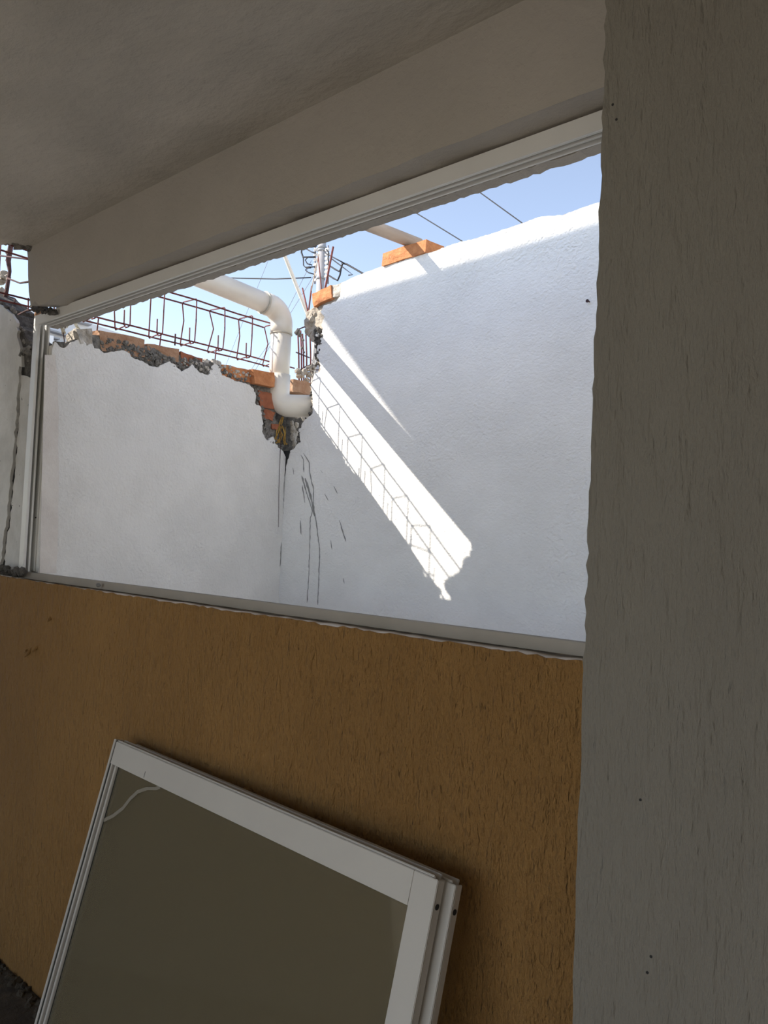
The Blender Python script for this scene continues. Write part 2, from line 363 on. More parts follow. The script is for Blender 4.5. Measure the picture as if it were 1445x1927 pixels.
# ================================================================== outer left wall
def LX(x, y, d=0): return at_x(x, y, XL + d)
lt = [(78, 652), (94.5, 648), (103, 643), (112, 652), (121, 655), (127, 650), (135, 643), (144, 639.5), (155.6, 640.4), (163, 651), (173, 647), (177, 655), (186, 656), (196, 664.6), (212, 661.7), (229, 659), (241, 663.7), (254, 676), (270, 680), (283.5, 689), (299, 691), (310, 684), (320, 680), (330, 686), (341, 699), (352, 694), (362, 685), (370, 695), (376, 702), (392, 706), (398, 690), (404, 684), (415, 694), (418, 706), (431, 711), (446, 718), (456, 719.7), (466, 723), (476, 729.7), (481.4, 743), (479.7, 759), (491, 766), (493.9, 789.5), (494.7, 816), (503, 829), (514.6, 821), (518.8, 836), (526, 844), (533, 850)]
b = B()
crn = Vector((XL, 2.587, 0))
P = [LX(x, y) for x, y in jag(lt, 3.5, 1.5, 51)]
z_end = P[-1].z
slab(b, [Vector((XL, 1.43, -.1)), Vector((XL, 1.38, -.1)), Vector((XL, 1.38, P[0].z))] + [p for p in P if p.y > 1.382] + [Vector((XL, 2.59, z_end - .03)), Vector((XL, 2.59, -.1))], (-.014, 0, 0))
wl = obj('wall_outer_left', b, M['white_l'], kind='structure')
# core behind the plaster
b = B()
lc = jag([(60, 655), (100, 650), (140, 640), (180, 630), (270, 650), (340, 668), (385, 686), (415, 688), (440, 696), (480, 708), (512, 720), (516, 745), (518, 785), (524, 800), (530, 848), (536, 856)], 5, 2, 52)
P = [LX(x, y, -.0145) for x, y in lc]
slab(b, [Vector((XL - .0145, 1.43, -.1)), Vector((XL - .0145, 1.43, P[0].z))] + [p for p in P if p.y > 1.432] + [Vector((XL - .0145, 2.60, P[-1].z - .02)), Vector((XL - .0145, 2.60, -.1))], (-.13, 0, 0))
obj('mortar_core', b, M['mortar'], wl)
def brick_l(q, d0, dep, m, seed, amp=.006, name='brick', parent=None, label=None):
    b = B(); f = [LX(x, y, d0) for x, y in q]
    hexa(b, f, [p + Vector((-dep, 0, 0)) for p in f])
    bmesh.ops.subdivide_edges(b, edges=b.edges[:], cuts=3, use_grid_fill=True); roughen(b, amp, 28, seed); roughen(b, amp * .5, 90, seed + 3)
    return obj(name, b, m, parent or wl, label=label)
brick_l([(186, 621), (272, 639), (272, 674), (190, 660)], -.010, .12, M['brickt'], 1, label='dusty brown brick at the left of the broken wall top')
brick_l([(276, 646), (337, 657), (336, 690), (276, 682)], -.014, .11, M['brickt'], 2)
brick_l([(340, 661), (381, 675), (378, 692), (341, 687)], -.012, .11, M['brickd'], 3)
brick_l([(417, 686), (473, 697), (474, 721), (419, 711)], -.011, .11, M['brick'], 4)
brick_l([(475, 694), (517, 702), (517, 729), (480, 721)], .022, .12, M['brick'], 5, .005, label='bright orange tilted brick beside the drain pipe')
brick_l([(486, 734), (519, 741), (519, 771), (490, 764)], -.006, .10, M['brickd'], 6, .007)
brick_l([(496, 769), (518, 776), (514, 792), (496, 787)], -.010, .09, M['brickd'], 7, .008)
brick_l([(512, 797), (524, 799), (523, 809), (512, 808)], -.004, .06, M['brickd'], 8, .007)
brick_l([(553, 713), (590, 722), (590, 744), (553, 736)], -.10, .08, M['brickt'], 9, .007)
brick_l([(147, 621), (174, 616), (177, 650), (150, 644)], -.002, .10, M['palemortar'], 11, .012, 'mortar_block', label='pale mortar block at the left of the wall top')
# rubble along the broken top
b = B(); b2 = B(); seed = 0
def along(pts, t):
    k = t * (len(pts) - 1); j = min(len(pts) - 2, int(k)); u = k - j
    return pts[j][0] + (pts[j + 1][0] - pts[j][0]) * u, pts[j][1] + (pts[j + 1][1] - pts[j][1]) * u
for i in range(360):
    x, y = along([(190, 652), (215, 655), (240, 660), (262, 670), (285, 680), (310, 680), (335, 690), (365, 685), (385, 698), (400, 690)], rnd.random())
    lump(b, LX(x + rnd.uniform(-3, 3), y + rnd.uniform(-16, 8) * (1 if x < 300 else .7), -.012 + rnd.uniform(-.006, .004)), rnd.uniform(.004, .011), i, 1, .5)
for i in range(120):
    x, y = along([(395, 690), (420, 700), (450, 712), (478, 722), (484, 742), (492, 770), (499, 800), (508, 820), (520, 835), (532, 848)], rnd.random())
    lump(b, LX(x + rnd.uniform(-7, 4), y + rnd.uniform(-4, 4), -.010 + rnd.uniform(-.006, .004)), rnd.uniform(.004, .010), i, 1, .5)
for i in range(40): lump(b, LX(112 + rnd.uniform(-10, 12), 650 + rnd.uniform(-5, 3), -.012), rnd.uniform(.004, .009), i, 1, .5)
obj('mortar_rubble', b, M['mortar'], wl, kind='stuff')
for i in range(60):
    x, y = along([(345, 682), (380, 690), (410, 690), (445, 704), (475, 712)], rnd.random())
    lump(b2, LX(x + rnd.uniform(-4, 4), y + rnd.uniform(-8, 6), -.008 + rnd.uniform(-.006, .003)), rnd.uniform(.004, .009), i + 50, 1, .4)
for i in range(14): lump(b2, LX(394 + rnd.uniform(-14, 20), 684 + rnd.uniform(-4, 6), -.03 + rnd.uniform(-.01, .01)), rnd.uniform(.012, .02), i, 2, .4)
obj('pale_rubble', b2, M['palemortar'], wl, kind='stuff')
# broken cavity at the corner under the pipe
b = B()
P = [LX(x, y, -.06) for x, y in jag([(516, 770), (530, 772), (560, 782), (590, 784), (586, 800), (570, 835), (545, 860), (535, 872), (524, 845), (516, 800)], 6, 2, 55)]
slab(b, P, (-.10, 0, 0)); roughen(b, .006, 40); obj('cavity_fill', b, M['darkmortar'], wl)
b = B(); slab(b, [LX(x, y, -.19) for x, y in jag([(510, 735), (560, 722), (592, 718), (594, 790), (560, 800), (512, 790)], 6, 2, 56)], (-.05, 0, 0)); obj('cavity_back', b, M['concrete'], wl)
b = B()
for (x, y, s) in ((552, 822, .020), (551, 808, .019), (554, 834, .016), (549, 797, .013), (558, 800, .014), (557, 816, .013)): lump(b, LX(x, y, -.018), (s * .7, s * .9, s * 1.2), x, 2, .3)
obj('stone', b, M['palemortar'], wl, label='pale crumbling stone in the cavity')
b = B()
for i in range(14):
    x, y = along([(545, 781), (560, 784), (574, 788), (580, 784)], rnd.random()); lump(b, LX(x, y + rnd.uniform(-2, 4), -.01), rnd.uniform(.006, .012), i, 1, .4)
obj('mortar_flake', b, M['palemortar'], wl, kind='stuff')
for k, pts in enumerate(([(531, 784), (528, 797), (522, 812), (519, 826), (526, 832)], [(534, 802), (537, 815), (535, 830), (538, 836)], [(526, 806), (529, 818), (527, 828), (521, 832)], [(530, 788), (524, 801), (529, 806)])):
    b = B(); r = random.Random(k)
    for j in range(5):
        tube(b, [LX(x + r.uniform(-3, 3), y + r.uniform(-2, 2), -.012 + r.uniform(-.004, .012)) for x, y in pts], r.uniform(.0012, .0028), 5)
    obj('foam_bead', b, M['foam'], wl)
b = B(); tube(b, [LX(529, 780, .004), LX(528.5, 800, .004), LX(527.5, 850, .003), LX(525, 920, .002), LX(524, 992, .001)], .0012, 5); obj('dangling_wire', b, M['rustd'], wl)
b = B(); box(b, (0, 0, 0), (1, 1, 1)); b.free()
# beige patch strip near the window
b = B()
slab(b, [LX(x, y, .0005) for x, y in [(84, 668)] + jag([(104, 668), (109, 760), (110, 900), (109, 1000), (106, 1078)], 14, 1.2, 57) + [(74, 1078)]], (.0025, 0, 0))
obj('plaster_patch', b, M['patch'], wl, label='beige patch strip beside the window frame')
def stain(pts, wpx, parent, plane, m='stain'):
    b = B(); r = random.Random(len(pts) + int(pts[0][0])); L_, R_ = [], []
    pts = jag(pts, 5, .5, int(pts[0][0])); n = len(pts)
    for i, (x, y) in enumerate(pts):
        w_ = (wpx if not hasattr(wpx, '__len__') else wpx[0] + (wpx[1] - wpx[0]) * i / (n - 1)) / 2 * r.uniform(.6, 1.3)
        if i in (0, n - 1): w_ *= .3
        L_.append((x - w_, y)); R_.append((x + w_, y))
    n_ = Vector((1, 0, 0)) if plane is LX else NR
    f = [plane(x, y) + n_ * .0006 for x, y in L_ + R_[::-1]]
    slab(b, f, n_ * .0006); return obj('drip_stain', b, M[m], parent)
stain([(536, 889), (534.5, 930), (533.5, 975), (532.5, 1008)], (2.5, 2), wl, LX)
stain([(531.5, 1016), (530, 1030), (528.5, 1048), (526.5, 1066)], (5, 2), wl, LX)

# ================================================================== outer right wall
le = [(533, 858), (545, 849), (554.5, 842.6), (564.4, 829), (562, 810), (573, 791), (584, 783), (587.7, 778), (587.7, 746), (585, 723), (589, 712.5), (593.4, 702), (602, 699), (603.6, 688), (600.7, 679), (594.9, 667.5), (597, 654), (603.6, 632.6), (608, 618), (605, 612), (610.8, 596), (603.6, 586), (609.4, 574.5), (622.4, 571.6), (632, 567), (640, 558)]
te = [(642, 533), (664, 522), (684.6, 514), (718, 501.6), (817.5, 472.6), (850.7, 460), (892, 449.7), (934, 437), (975, 422.7), (1017, 408), (1058, 405), (1100, 389.5), (1129, 381), (1190, 361)]
b = B()
cr0 = C0 + Vector((0, 0, at_r(533, 858).z - .02))
PR = [at_r(*p) for p in jag(le, 3.5, 1.4, 61)] + [at_r(*p) for p in jag(te, 5, 1.1, 62)]
slab(b, [C0 + Vector((0, 0, -.1)), cr0] + PR[1:] + [C0 + UR * 3.6 + Vector((0, 0, 2.78)), C0 + UR * 3.6 + Vector((0, 0, -.1))], -NR * .015)
wr = obj('wall_outer_right', b, M['white_r'], kind='structure')
b = B()
rc = jag([(544, 856), (556, 838), (566, 825), (575, 800), (585, 786), (586, 750), (583, 726), (588, 712), (597, 703), (601, 690), (594, 668), (594, 648), (586, 642), (580, 628), (583, 604), (592, 582), (600, 562), (622, 548), (640, 536)], 5, 1.8, 63) + te
P = [at_r(x, y, -.0155) for x, y in rc]
slab(b, [C0 - NR * .0155 + UR * -.0 + Vector((0, 0, -.1)), C0 + UR * .0 - NR * .0155 + Vector((0, 0, P[0].z - .03))] + P + [C0 + UR * 3.6 - NR * .0155 + Vector((0, 0, 2.78)), C0 + UR * 3.6 - NR * .0155 + Vector((0, 0, -.1))], -NR * .12)
obj('mortar_core', b, M['concrete'], wr)
def brick_r(q, d0, dep, m, seed, amp, parent, name='brick', label=None, **kw):
    b = B(); f = [at_r(x, y, d0) for x, y in q]
    hexa(b, f, [p - NR * dep for p in f])
    bmesh.ops.subdivide_edges(b, edges=b.edges[:], cuts=3, use_grid_fill=True); roughen(b, amp, 26, seed); roughen(b, amp * .5, 80, seed + 3)
    return obj(name, b, m, parent, label=label, **kw)
brick_r([(587, 552), (623, 537), (624, 560), (590, 577)], .004, .12, M['brick'], 12, .006, wr, label='orange end brick at the left top corner of the wall')
brick_r([(624, 538), (648, 529), (648, 552), (626, 560)], -.002, .11, M['palemortar'], 13, .008, wr, 'mortar_block')
# concrete lump with a cut pipe end
b = B()
for (x, y, s) in ((590, 606, .045), (598, 590, .035), (588, 622, .036), (597, 632, .03), (604, 606, .028), (586, 594, .028)): lump(b, at_r(x, y, -.04), s, x, 3, .35)
obj('concrete_lump', b, M['concrete'], wr)
b = B()
for i in range(60): lump(b, at_r(rnd.uniform(592, 606), rnd.uniform(618, 650), rnd.uniform(-.02, .003)), rnd.uniform(.005, .012), i, 1, .5)
for i in range(26): lump(b, at_r(rnd.uniform(594, 603), rnd.uniform(650, 690), rnd.uniform(-.02, .0)), rnd.uniform(.005, .010), i, 1, .5)
for i in range(34):
    x, y = along([(586, 720), (588, 745), (587, 775), (575, 792), (566, 812), (566, 828), (556, 842), (544, 852)], rnd.random()); lump(b, at_r(x + rnd.uniform(-4, 2), y, rnd.uniform(-.02, .0)), rnd.uniform(.004, .009), i, 1, .5)
obj('mortar_rubble', b, M['darkmortar'], wr, kind='stuff')
b = B(); q = at_r(596, 629, .008); tube(b, [q - NR * .05, q], .011, 12); obj('pipe_stub', b, M['pvc'], wr)
b = B(); q = at_r(595, 627, .004); bmesh.ops.create_cone(b, cap_ends=True, segments=16, radius1=.03, radius2=.03, depth=.004, matrix=Matrix.Translation(q - NR * .012) @ NR.to_track_quat('Z', 'Y').to_matrix().to_4x4()); roughen(b, .004, 60); obj('cavity_rim', b, M['darkmortar'], wr)
# drips and the black crack
slab_b = B(); slab(slab_b, [at_r(x, y, .0006) for x, y in jag([(534, 849), (546, 848), (543, 862), (539, 874), (537.5, 889), (536.5, 896), (535.5, 880), (534.5, 866)], 4, .7, 65)], NR * .0006); obj('black_crack', slab_b, M['crack'], wr)
for pts, w_ in (([(566, 856), (571, 865), (572, 889)], 1.8), ([(571, 853), (582, 871), (583, 889), (590, 920), (589.8, 948), (596, 990), (601.6, 1034), (600, 1085), (598, 1138)], 1.6),
                ([(568, 895), (574, 917), (577, 930)], (3.2, 2)), ([(574.5, 900), (582, 925), (588, 948), (592, 972)], (4.5, 2)), ([(577, 925), (588, 962), (584, 975), (583, 1030), (581, 1086), (578, 1134)], 1.4),
                ([(638.5, 979), (645, 1000), (651, 1019)], 2), ([(628, 915), (635, 929)], 2), ([(565, 979), (567, 1006)], 1.8), ([(569, 913), (574, 946)], 1.6), ([(623, 1017), (625, 1034)], 1.4), ([(551, 880), (553, 893)], 1.4), ([(611, 929), (618, 942)], 1.4), ([(604, 885), (607, 890)], 1.4), ([(646, 1088), (648, 1098)], 1.6)):
    stain(pts, w_, wr, at_r)
b = B(); q = at_r(1109, 568, 0); tube(b, [q - NR * .01, q + NR * .012, q + NR * .0122, q + NR * .015], [.0025, .0025, .006, .006], 8); obj('nail', b, M['rustd'], label='dark nail in the white outer wall near the grey pillar', cat='nail')

# loose brick on the wall top and the pole resting on it
tz = at_r(765, 487).z
qa = at_r(719, 497, .01); ba = B()
u = UR; P0 = Vector((qa.x, qa.y, tz - .002)); LN = (at_r(800, 474, .01) - qa).dot(UR)
hexa(ba, [P0 + Vector((0, 0, .055)), P0 + u * LN + Vector((0, 0, .055)), P0 + u * LN, P0], [p - NR * .11 for p in (P0 + Vector((0, 0, .055)), P0 + u * LN + Vector((0, 0, .055)), P0 + u * LN, P0)])
bmesh.ops.subdivide_edges(ba, edges=ba.edges[:], cuts=3, use_grid_fill=True); roughen(ba, .005, 26, 4)
obj('brick', ba, M['brick'], label='loose orange brick lying on top of the white wall under a pole', cat='brick')
b = B(); e0 = at_r(772, 466, -.02); dirp = Vector((-math.sin(math.radians(6.4)), -math.cos(math.radians(6.4)), 0))
pz = tz + .053 + .030
A = Vector((e0.x, e0.y, pz)) - dirp * .05; Bp = A + dirp * 1.35
b = B(); tube(b, [A, A + dirp * .5, Bp], .027, 12); obj('pole', b, M['timber'], label='pale round pole resting with one end on the loose orange brick', cat='pole')

# unseen slab on posts, added to throw the shade on the right wall
SH_ = Vector((-3.20, -3.08, 2.96))
fe = lambda x: 2.30 - .07 * (x + 2.93)
b = B()
slab(b, [Vector(p) + SH_ for p in [(-3.119, fe(-3.119), 2.90), (-.86, fe(-.86), 2.90), (-.86, .7, 2.90), (-3.235, .7, 2.90), (-3.185, 1.4, 2.90)]], (0, 0, .05))
can = obj('added_shade_slab', b, M['ext'], kind='structure')
for y in (-1.1, -2.3):
    b = B(); box(b, (-4.25, y - .06, -.13), (-4.13, y + .06, 5.86)); obj('post', b, M['ext'], can)

# ================================================================== drain pipe
PX, PR_ = -3.07, .052
pe = at_x(515, 572, PX); yv = 2.535
pdir = Vector((0, -1, .07)).normalized()
zt = at_x(480, 563, PX)
zc = zt.z - (yv - zt.y) * .07
dp = thing('drain_pipe', (PX, yv, 2.2), 'thick cream plastic drain pipe with two elbows over the broken corner', 'pipe')
Er = .085
top_c = Vector((PX, yv, zc))
start = top_c + pdir * Er
b = B(); tube(b, [start + pdir * 1.95, start], PR_ - .002, 28); obj('horizontal_pipe', b, M['pvc'], dp)
b = B(); cen = Vector((PX, yv - Er, zc - Er + .006))
tube(b, [start + pdir * .035, start] + arc(cen, (0, 0, 1), (0, 1, 0), Er, .05, math.pi / 2, 9) + [Vector((PX, yv, zc - Er - .035))], PR_ + .003, 28); obj('elbow', b, M['pvc'], dp)
b = B(); tube(b, [start + pdir * .038, start + pdir * .030], PR_ + .0045, 28); obj('rim', b, M['pvcd'], dp)
b = B(); tube(b, [Vector((PX, yv, zc - Er - .034)), Vector((PX, yv, zc - Er - .038))], PR_ + .004, 28); obj('rim', b, M['pvcd'], dp)
zl = at_x(533, 742, PX).z
b = B(); tube(b, [Vector((PX, yv, zc - Er)), Vector((PX, yv, zl))], PR_ - .001, 28); obj('vertical_pipe', b, M['pvc'], dp)
zs = at_x(535, 708, PX).z
d2 = Vector((.8, .6, 0)).normalized(); R2 = .062
c2 = Vector((PX, yv, zl)) + d2 * R2
b = B(); tube(b, [Vector((PX, yv, zs)), Vector((PX, yv, zl + .002))] + arc(c2, -d2, (0, 0, -1), R2, 0.1, math.pi / 2, 9) + [c2 + Vector((0, 0, -R2)) + d2 * .16], PR_ + .004, 28); obj('elbow', b, M['pvc'], dp)

# ================================================================== rebar cage on the outer left wall
XN, XF = -3.15, -3.245
zT = .5 * (at_x(421, 580.6, XN).z + at_x(473, 597, XN).z); 
lowN = at_x(513, 683, XN); lowF = at_x(513, 694, XF)
zB = at_x(430, 660.5, XN).z
cage = thing('rebar_cage', (XN - .05, 2.0, zB), 'red-brown rebar cage of four bars and bent stirrups above the broken left wall', 'rebar cage')
for X in (XN, XF):
    for z in (zT, zB):
        b = B(); pts = [Vector((X, (1.24 if z == zT else 1.05) + (.12 if z == zT else .15) * i, z + .006 * noise.noise(Vector((X * 9, i * .6, z * 3))))) for i in range(12)]; tube(b, pts, .0042, 6); obj('bar', b, M['rust'], cage)
for i, y in enumerate([2.57, 2.409, 2.243, 2.084, 1.915, 1.755, 1.60, 1.46]):
    r = random.Random(i * 7 + 1); b = B(); e = .0065
    ben = r.choice([0, .012, -.012, .004]); sh = r.uniform(-.012, .012)
    if i in (0, 2): ben = .028
    q = [(XN + e, y - .03, zB + .06), (XN + e, y - .028, zB - .004), (XN + e * .4, y - .02, zB - e), (XF, y + sh, zB - e), (XF - e, y + sh, zB + .004), (XF - e, y + ben + sh, (zB + zT) / 2 + .02), (XF - e, y + sh, zT), (XF, y + sh, zT + e), (XN, y, zT + e), (XN + e, y, zT), (XN + e, y + ben * .2, (zB + zT) / 2), (XN + e, y, zB + .004), (XN + .4 * e, y - .004, zB - e * .9), (XN - .02, y - .006, zB - e)]
    tube(b, q, .0031, 6); obj('stirrup', b, M['rust'], cage)
# short ties on the wall top that carry the cage
for i, y in enumerate((1.62, 1.92, 2.22)):
    b = B(); tube(b, [Vector((XN - .02, y, 2.385)), Vector((XN - .02, y + .004, zB + .01))], .003, 6); obj('support_wire', b, M['rust'], cage)
b = B(); tube(b, [LX(329, 650, -.06), LX(330, 628, -.06)], .0035, 6); b2 = None
P = LX(330, 628, -.06); obj('rebar_rod', b, M['rustd'], label='short grey steel stub standing on the left wall top below the cage', cat='rebar rod')

# ================================================================== rods and column starter at the corner
colr = thing('column_rebar', at_x(574, 700, -3.22), 'rusty upright column rebars with ties between the drain pipe and the white right wall', 'rebar')
for (x0, y0, x1, y1) in ((560, 618, 562, 700), (565.5, 622, 567, 702), (569, 628, 571, 702), (575.5, 630, 576.5, 702), (583, 625, 584, 704)):
    b = B(); p0 = at_x(x0, y0, -3.24); p1 = at_x(x1, y1, -3.24); tube(b, [p0, (p0 + p1) / 2 + Vector((.004, 0, 0)), p1 + (p1 - p0).normalized() * .12], .0042, 6); obj('bar', b, M['rust'], colr)
for pts in ([(557, 663), (582, 673)], [(558, 621), (573, 615), (580, 620)], [(558, 700), (575, 690), (600, 681)], [(560, 706), (580, 697), (600, 696)]):
    b = B(); tube(b, [at_x(x, y, -3.225) for x, y in pts], .0036, 6); obj('tie', b, M['rustd'], colr)
b = B()
for (x, y, s) in ((560, 698, .016), (566, 705, .02), (573, 700, .018), (581, 693, .017), (589, 691, .018), (582, 706, .016), (590, 702, .014), (561, 707, .014), (578, 716, .014), (583, 726, .013), (578, 735, .012), (570, 740, .012), (561, 738, .010)): lump(b, at_x(x, y, -3.2), s, x, 2, .5)
obj('concrete_crumb', b, M['concrete'], colr, kind='stuff')
b = B()
for (x, y, s) in ((559, 626, .014), (564, 630, .012), (570, 640, .008), (568, 655, .007), (572, 663, .006), (561, 622, .01)): lump(b, at_x(x, y, -3.215), s, x, 2, .5)
obj('mortar_clot', b, M['mortar'], colr, kind='stuff')
b = B(); box(b, at_x(588, 690, -3.2) + Vector((-.012, 0, -.15)), at_x(588, 640, -3.2) + Vector((.012, .024, 0)), .002); obj('white_post', b, M['pvc'], colr, label='narrow white post behind the bars')
RL = [([(569, 542), (580, 590), (584, 610)], .004, 'rusty rod leaning left of two crossed rods behind the orange end brick'), ([(586.5, 538), (580, 590), (577, 612)], .004, 'rusty rod leaning right against another behind the orange end brick'),
      ([(627, 464), (612, 542), (608, 562)], .005, 'tall dark red rod standing above the orange end brick right of the utility pole'), ([(600, 478), (586, 545), (583, 562)], .003, 'thin tan rod standing in front of the left side of the utility pole'), ([(598.5, 482), (605, 545), (606, 562)], .003, 'thin brown rod standing in front of the middle of the utility pole')]
for i, (pts, r_, lab) in enumerate(RL):
    b = B(); tube(b, [at_r(x, y, -.06) for x, y in pts], r_, 6); obj('rebar_rod', b, M['rust'] if i != 3 else M['timber'], label=lab, cat='rebar rod', group='steel rods at the wall corner')
b = B(); A = at_x(536, 482, -3.36); Z = at_x(584, 604, -3.36); dv = (Z - A); G_ = Z + dv * ((Z.z + .13) / -dv.z); tube(b, [A - dv * .5, A, Z, G_], .0105, 10)
obj('conduit', b, M['pvc'], label='thin white plastic tube leaning behind the drain pipe elbow', cat='pipe')
# withered plant at the left end of the wall top
pl_ = thing('withered_plant', LX(121, 655, -.03), 'withered plant with pale dry leaves in the wall top crack beside the window frame', 'plant')
b = B(); tube(b, [LX(121, 657, -.03), LX(121, 640, -.03), LX(119, 628, -.02), LX(124, 612, -.02), LX(140, 600, -.02)], .002, 6); obj('stem', b, M['rustd'], pl_)
def leaf(pts, seed):
    b = B(); P = [LX(x, y, -.02 + .012 * math.sin(i * 1.7 + seed)) for i, (x, y) in enumerate(pts)]
    slab(b, P, (.0015, 0, 0)); obj('leaf', b, M['leaf'], pl_)
leaf([(111, 612), (118, 606), (127, 608), (128, 616), (121, 620), (124, 627), (117, 630), (115, 622)], 0)
leaf([(136, 603), (146, 606), (145, 612), (151, 619), (147, 622), (142, 616), (139, 610)], 2)
# broken column stub seen through the hole at the left
bc = thing('broken_column', at_y(4, 575, 1.44), 'crumbling concrete column stub with rusty bars in the hole left of the beam', 'column')
b = B(); tube(b, [at_y(x, y, 1.42) for x, y in ((21, 440), (20, 462), (16, 490), (18, 510), (13, 545), (6, 575), (0, 610))], .012, 8); roughen(b, .008, 45, 3); obj('bar', b, M['rustd'], bc)
b = B(); tube(b, [at_y(2, 440, 1.42), at_y(-1, 500, 1.42), at_y(-4, 600, 1.42)], .004, 6); obj('bar', b, M['rust'], bc)
b = B()
for (x, y, s) in ((8, 517, .024), (14, 521, .016), (3, 528, .022), (15, 475, .012), (14, 490, .010), (16, 498, .009), (2, 548, .022), (0, 560, .03), (6, 572, .022)): lump(b, at_y(x, y, 1.42), s * .9, x, 2, .5)
obj('concrete_lump', b, M['concrete'], bc)
b = B(); P = [at_y(53.5, 561, 1.5), at_y(52, 612, 1.5), at_y(51, 700, 1.5)]; tube(b, P, .0035, 6); obj('rebar_rod', b, M['rust'], label='thin upright red rod in the hole beside the window frame corner', cat='rebar rod')
b = B(); P = [at_y(27.5, 562, 1.42), at_y(28, 580, 1.42), at_y(30, 640, 1.42)]; tube(b, P, .0035, 6); obj('rebar_rod', b, M['rustd'], label='short dark rod sticking up from the broken left wall edge', cat='rebar rod')
# crumb on the sill
b = B(); lump(b, at_y(185, 1101, 1.318), (.010, .007, .006), 3, 2, .4); obj('pebble', b, M['mortar'], label='small grey mortar crumb on the ledge under the window frame', cat='pebble')

# unseen white house, added across the yard to bounce sunlight back
b = B(); box(b, (4.2, -6, -.13), (10, 9, 6.2)); obj('added_bounce_house', b, M['ext'], kind='structure')
# ================================================================== far things: neighbour, utility pole, wires
nb = thing('neighbour_building', at_x(130, 800, -14) * 1, 'pale grey neighbouring building beyond the left wall', 'building')
def fbox(pts, X, dep, m, name):
    b = B(); f = [at_x(x, y, X) for x, y in pts]; slab(b, f, (-dep, 0, 0)); obj(name, b, m, nb)
fbox([(-30, 560), (20, 575), (150, 601), (168, 598), (175, 610), (228, 628), (232, 760), (-30, 760)], -14, 3, M['far'], 'wall')
fbox([(95, 619), (145, 634), (145, 637), (95, 622)], -13.85, .14, M['fard'], 'ledge')
fbox([(100, 633), (113, 636), (113, 639), (100, 636)], -13.85, .14, M['fard'], 'ledge')
fbox([(148, 604), (173, 610), (173, 612), (148, 606)], -13.85, .14, M['fard'], 'ledge')
fbox([(70, 628), (101, 632), (101, 660), (70, 656)], -13.0, .8, M['ceram'], 'parapet_block')
fbox([(95, 643), (135, 648), (135, 649), (95, 644)], -13.85, .14, M['fard'], 'ledge')
UY = 17.0
def up_(x, y): return at_y(x, y, UY)
base = up_(597, 560); topp = up_(605, 430)
up = thing('utility_pole', (base.x, UY, -.13), 'grey concrete utility pole with stacked insulators behind the wall corner', 'utility pole')
cx = (up_(604.5, 500)).x
b = B(); tube(b, [Vector((cx, UY, -.13)), Vector((cx, UY, up_(605, 400).z))], [.16, .118], 16); obj('shaft', b, M['pole'], up)
for y in (467, 472, 524):
    z = up_(604, y).z; b = B(); tube(b, [Vector((cx, UY, z - .035)), Vector((cx, UY, z + .035))], .145, 16); obj('band', b, M['fard'], up)
for side, x in ((-1, 594.5), (1, 616)):
    b = B(); tube(b, [up_(x + 1.5 * side, 462), up_(x - .5 + 1.5 * side, 534)], .03, 6); obj('bracket', b, M['wire'], up)
    for k in range(7):
        q = up_(x - .25 * k * .5, 470 + k * (9.5 if side < 0 else 8.3)); b = B()
        tube(b, [q + Vector((-.09, 0, 0)), q + Vector((-.05, 0, 0)), q, q + Vector((.05, 0, 0)), q + Vector((.09, 0, 0))], [.03, .06, .04, .06, .03], 10); obj('insulator', b, M['ceram'], up)
K = lambda x, y: (480 + x / 6.568, 440 + y / 6.57)
LOOPS = [[(575, 185), (573, 230), (592, 288), (740, 288)], [(595, 290), (598, 390), (622, 414), (735, 408)], [(740, 283), (650, 290), (620, 325), (645, 370), (700, 386)], [(690, 420), (640, 425), (622, 450), (660, 480), (730, 500)],
         [(890, 375), (990, 440), (1040, 465), (1062, 430), (1078, 375), (1100, 362)], [(895, 505), (970, 552), (1020, 576), (1048, 510), (1060, 440)], [(870, 240), (1000, 310), (1100, 362)], [(940, 305), (1080, 410), (1205, 505), (1155, 512)], [(610, 165), (700, 165), (760, 150)], [(620, 180), (700, 225), (750, 240)], [(880, 190), (910, 240), (900, 300), (920, 400)]]
for i, pts in enumerate(LOOPS):
    b = B(); tube(b, [at_y(*K(x, y), UY - .12) for x, y in pts], .02 if i not in (0, 4, 5) else .028, 6); obj('cable_loop', b, M['black'], up)
def wire(pts, r_, lab, m='black', Y=UY, group=None, nm='power_cable'):
    b = B(); tube(b, [at_y(x, y, Y) for x, y in pts], r_, 6); obj(nm, b, M[m], label=lab, cat='cable', group=group)
wire([K(1075, 360), K(1140, 380), K(1330, 490), (740, 552), (900, 640)], .03, 'thick black cable dropping right from the utility pole behind the white wall')
wire([(250, 512), (446, 523.5), K(250, 558), K(470, 550), K(690, 540)], .020, 'black cable running level to the left of the utility pole', Y=UY - .05)
wire([(515, 465), (504, 492), (486, 537), (456, 608), (429, 677), (410, 725)], .007, 'thin grey wire slanting down between pipe and cage, farthest left', 'wire', nm='overhead_wire')
wire([(586, 490), (576, 513), (547, 571), (514, 636), (488, 672), (470, 700)], .008, 'thin grey wire slanting down left from the utility pole, upper of two', 'wire', nm='overhead_wire')
wire([(592, 516), (586.5, 525), (553, 579), (520, 632), (480, 697)], .008, 'thin grey wire slanting down left from the utility pole, lower of two', 'wire', nm='overhead_wire')
wire([(660, 322), (775, 396), (868, 453), (960, 510)], .016, 'overhead wire in the sky just right of the brick with the pole', Y=UY, nm='overhead_wire')
wire([(790, 280), (893, 355), (980, 418), (1070, 483)], .016, 'overhead wire in the sky nearest the grey pillar', Y=UY, nm='overhead_wire')

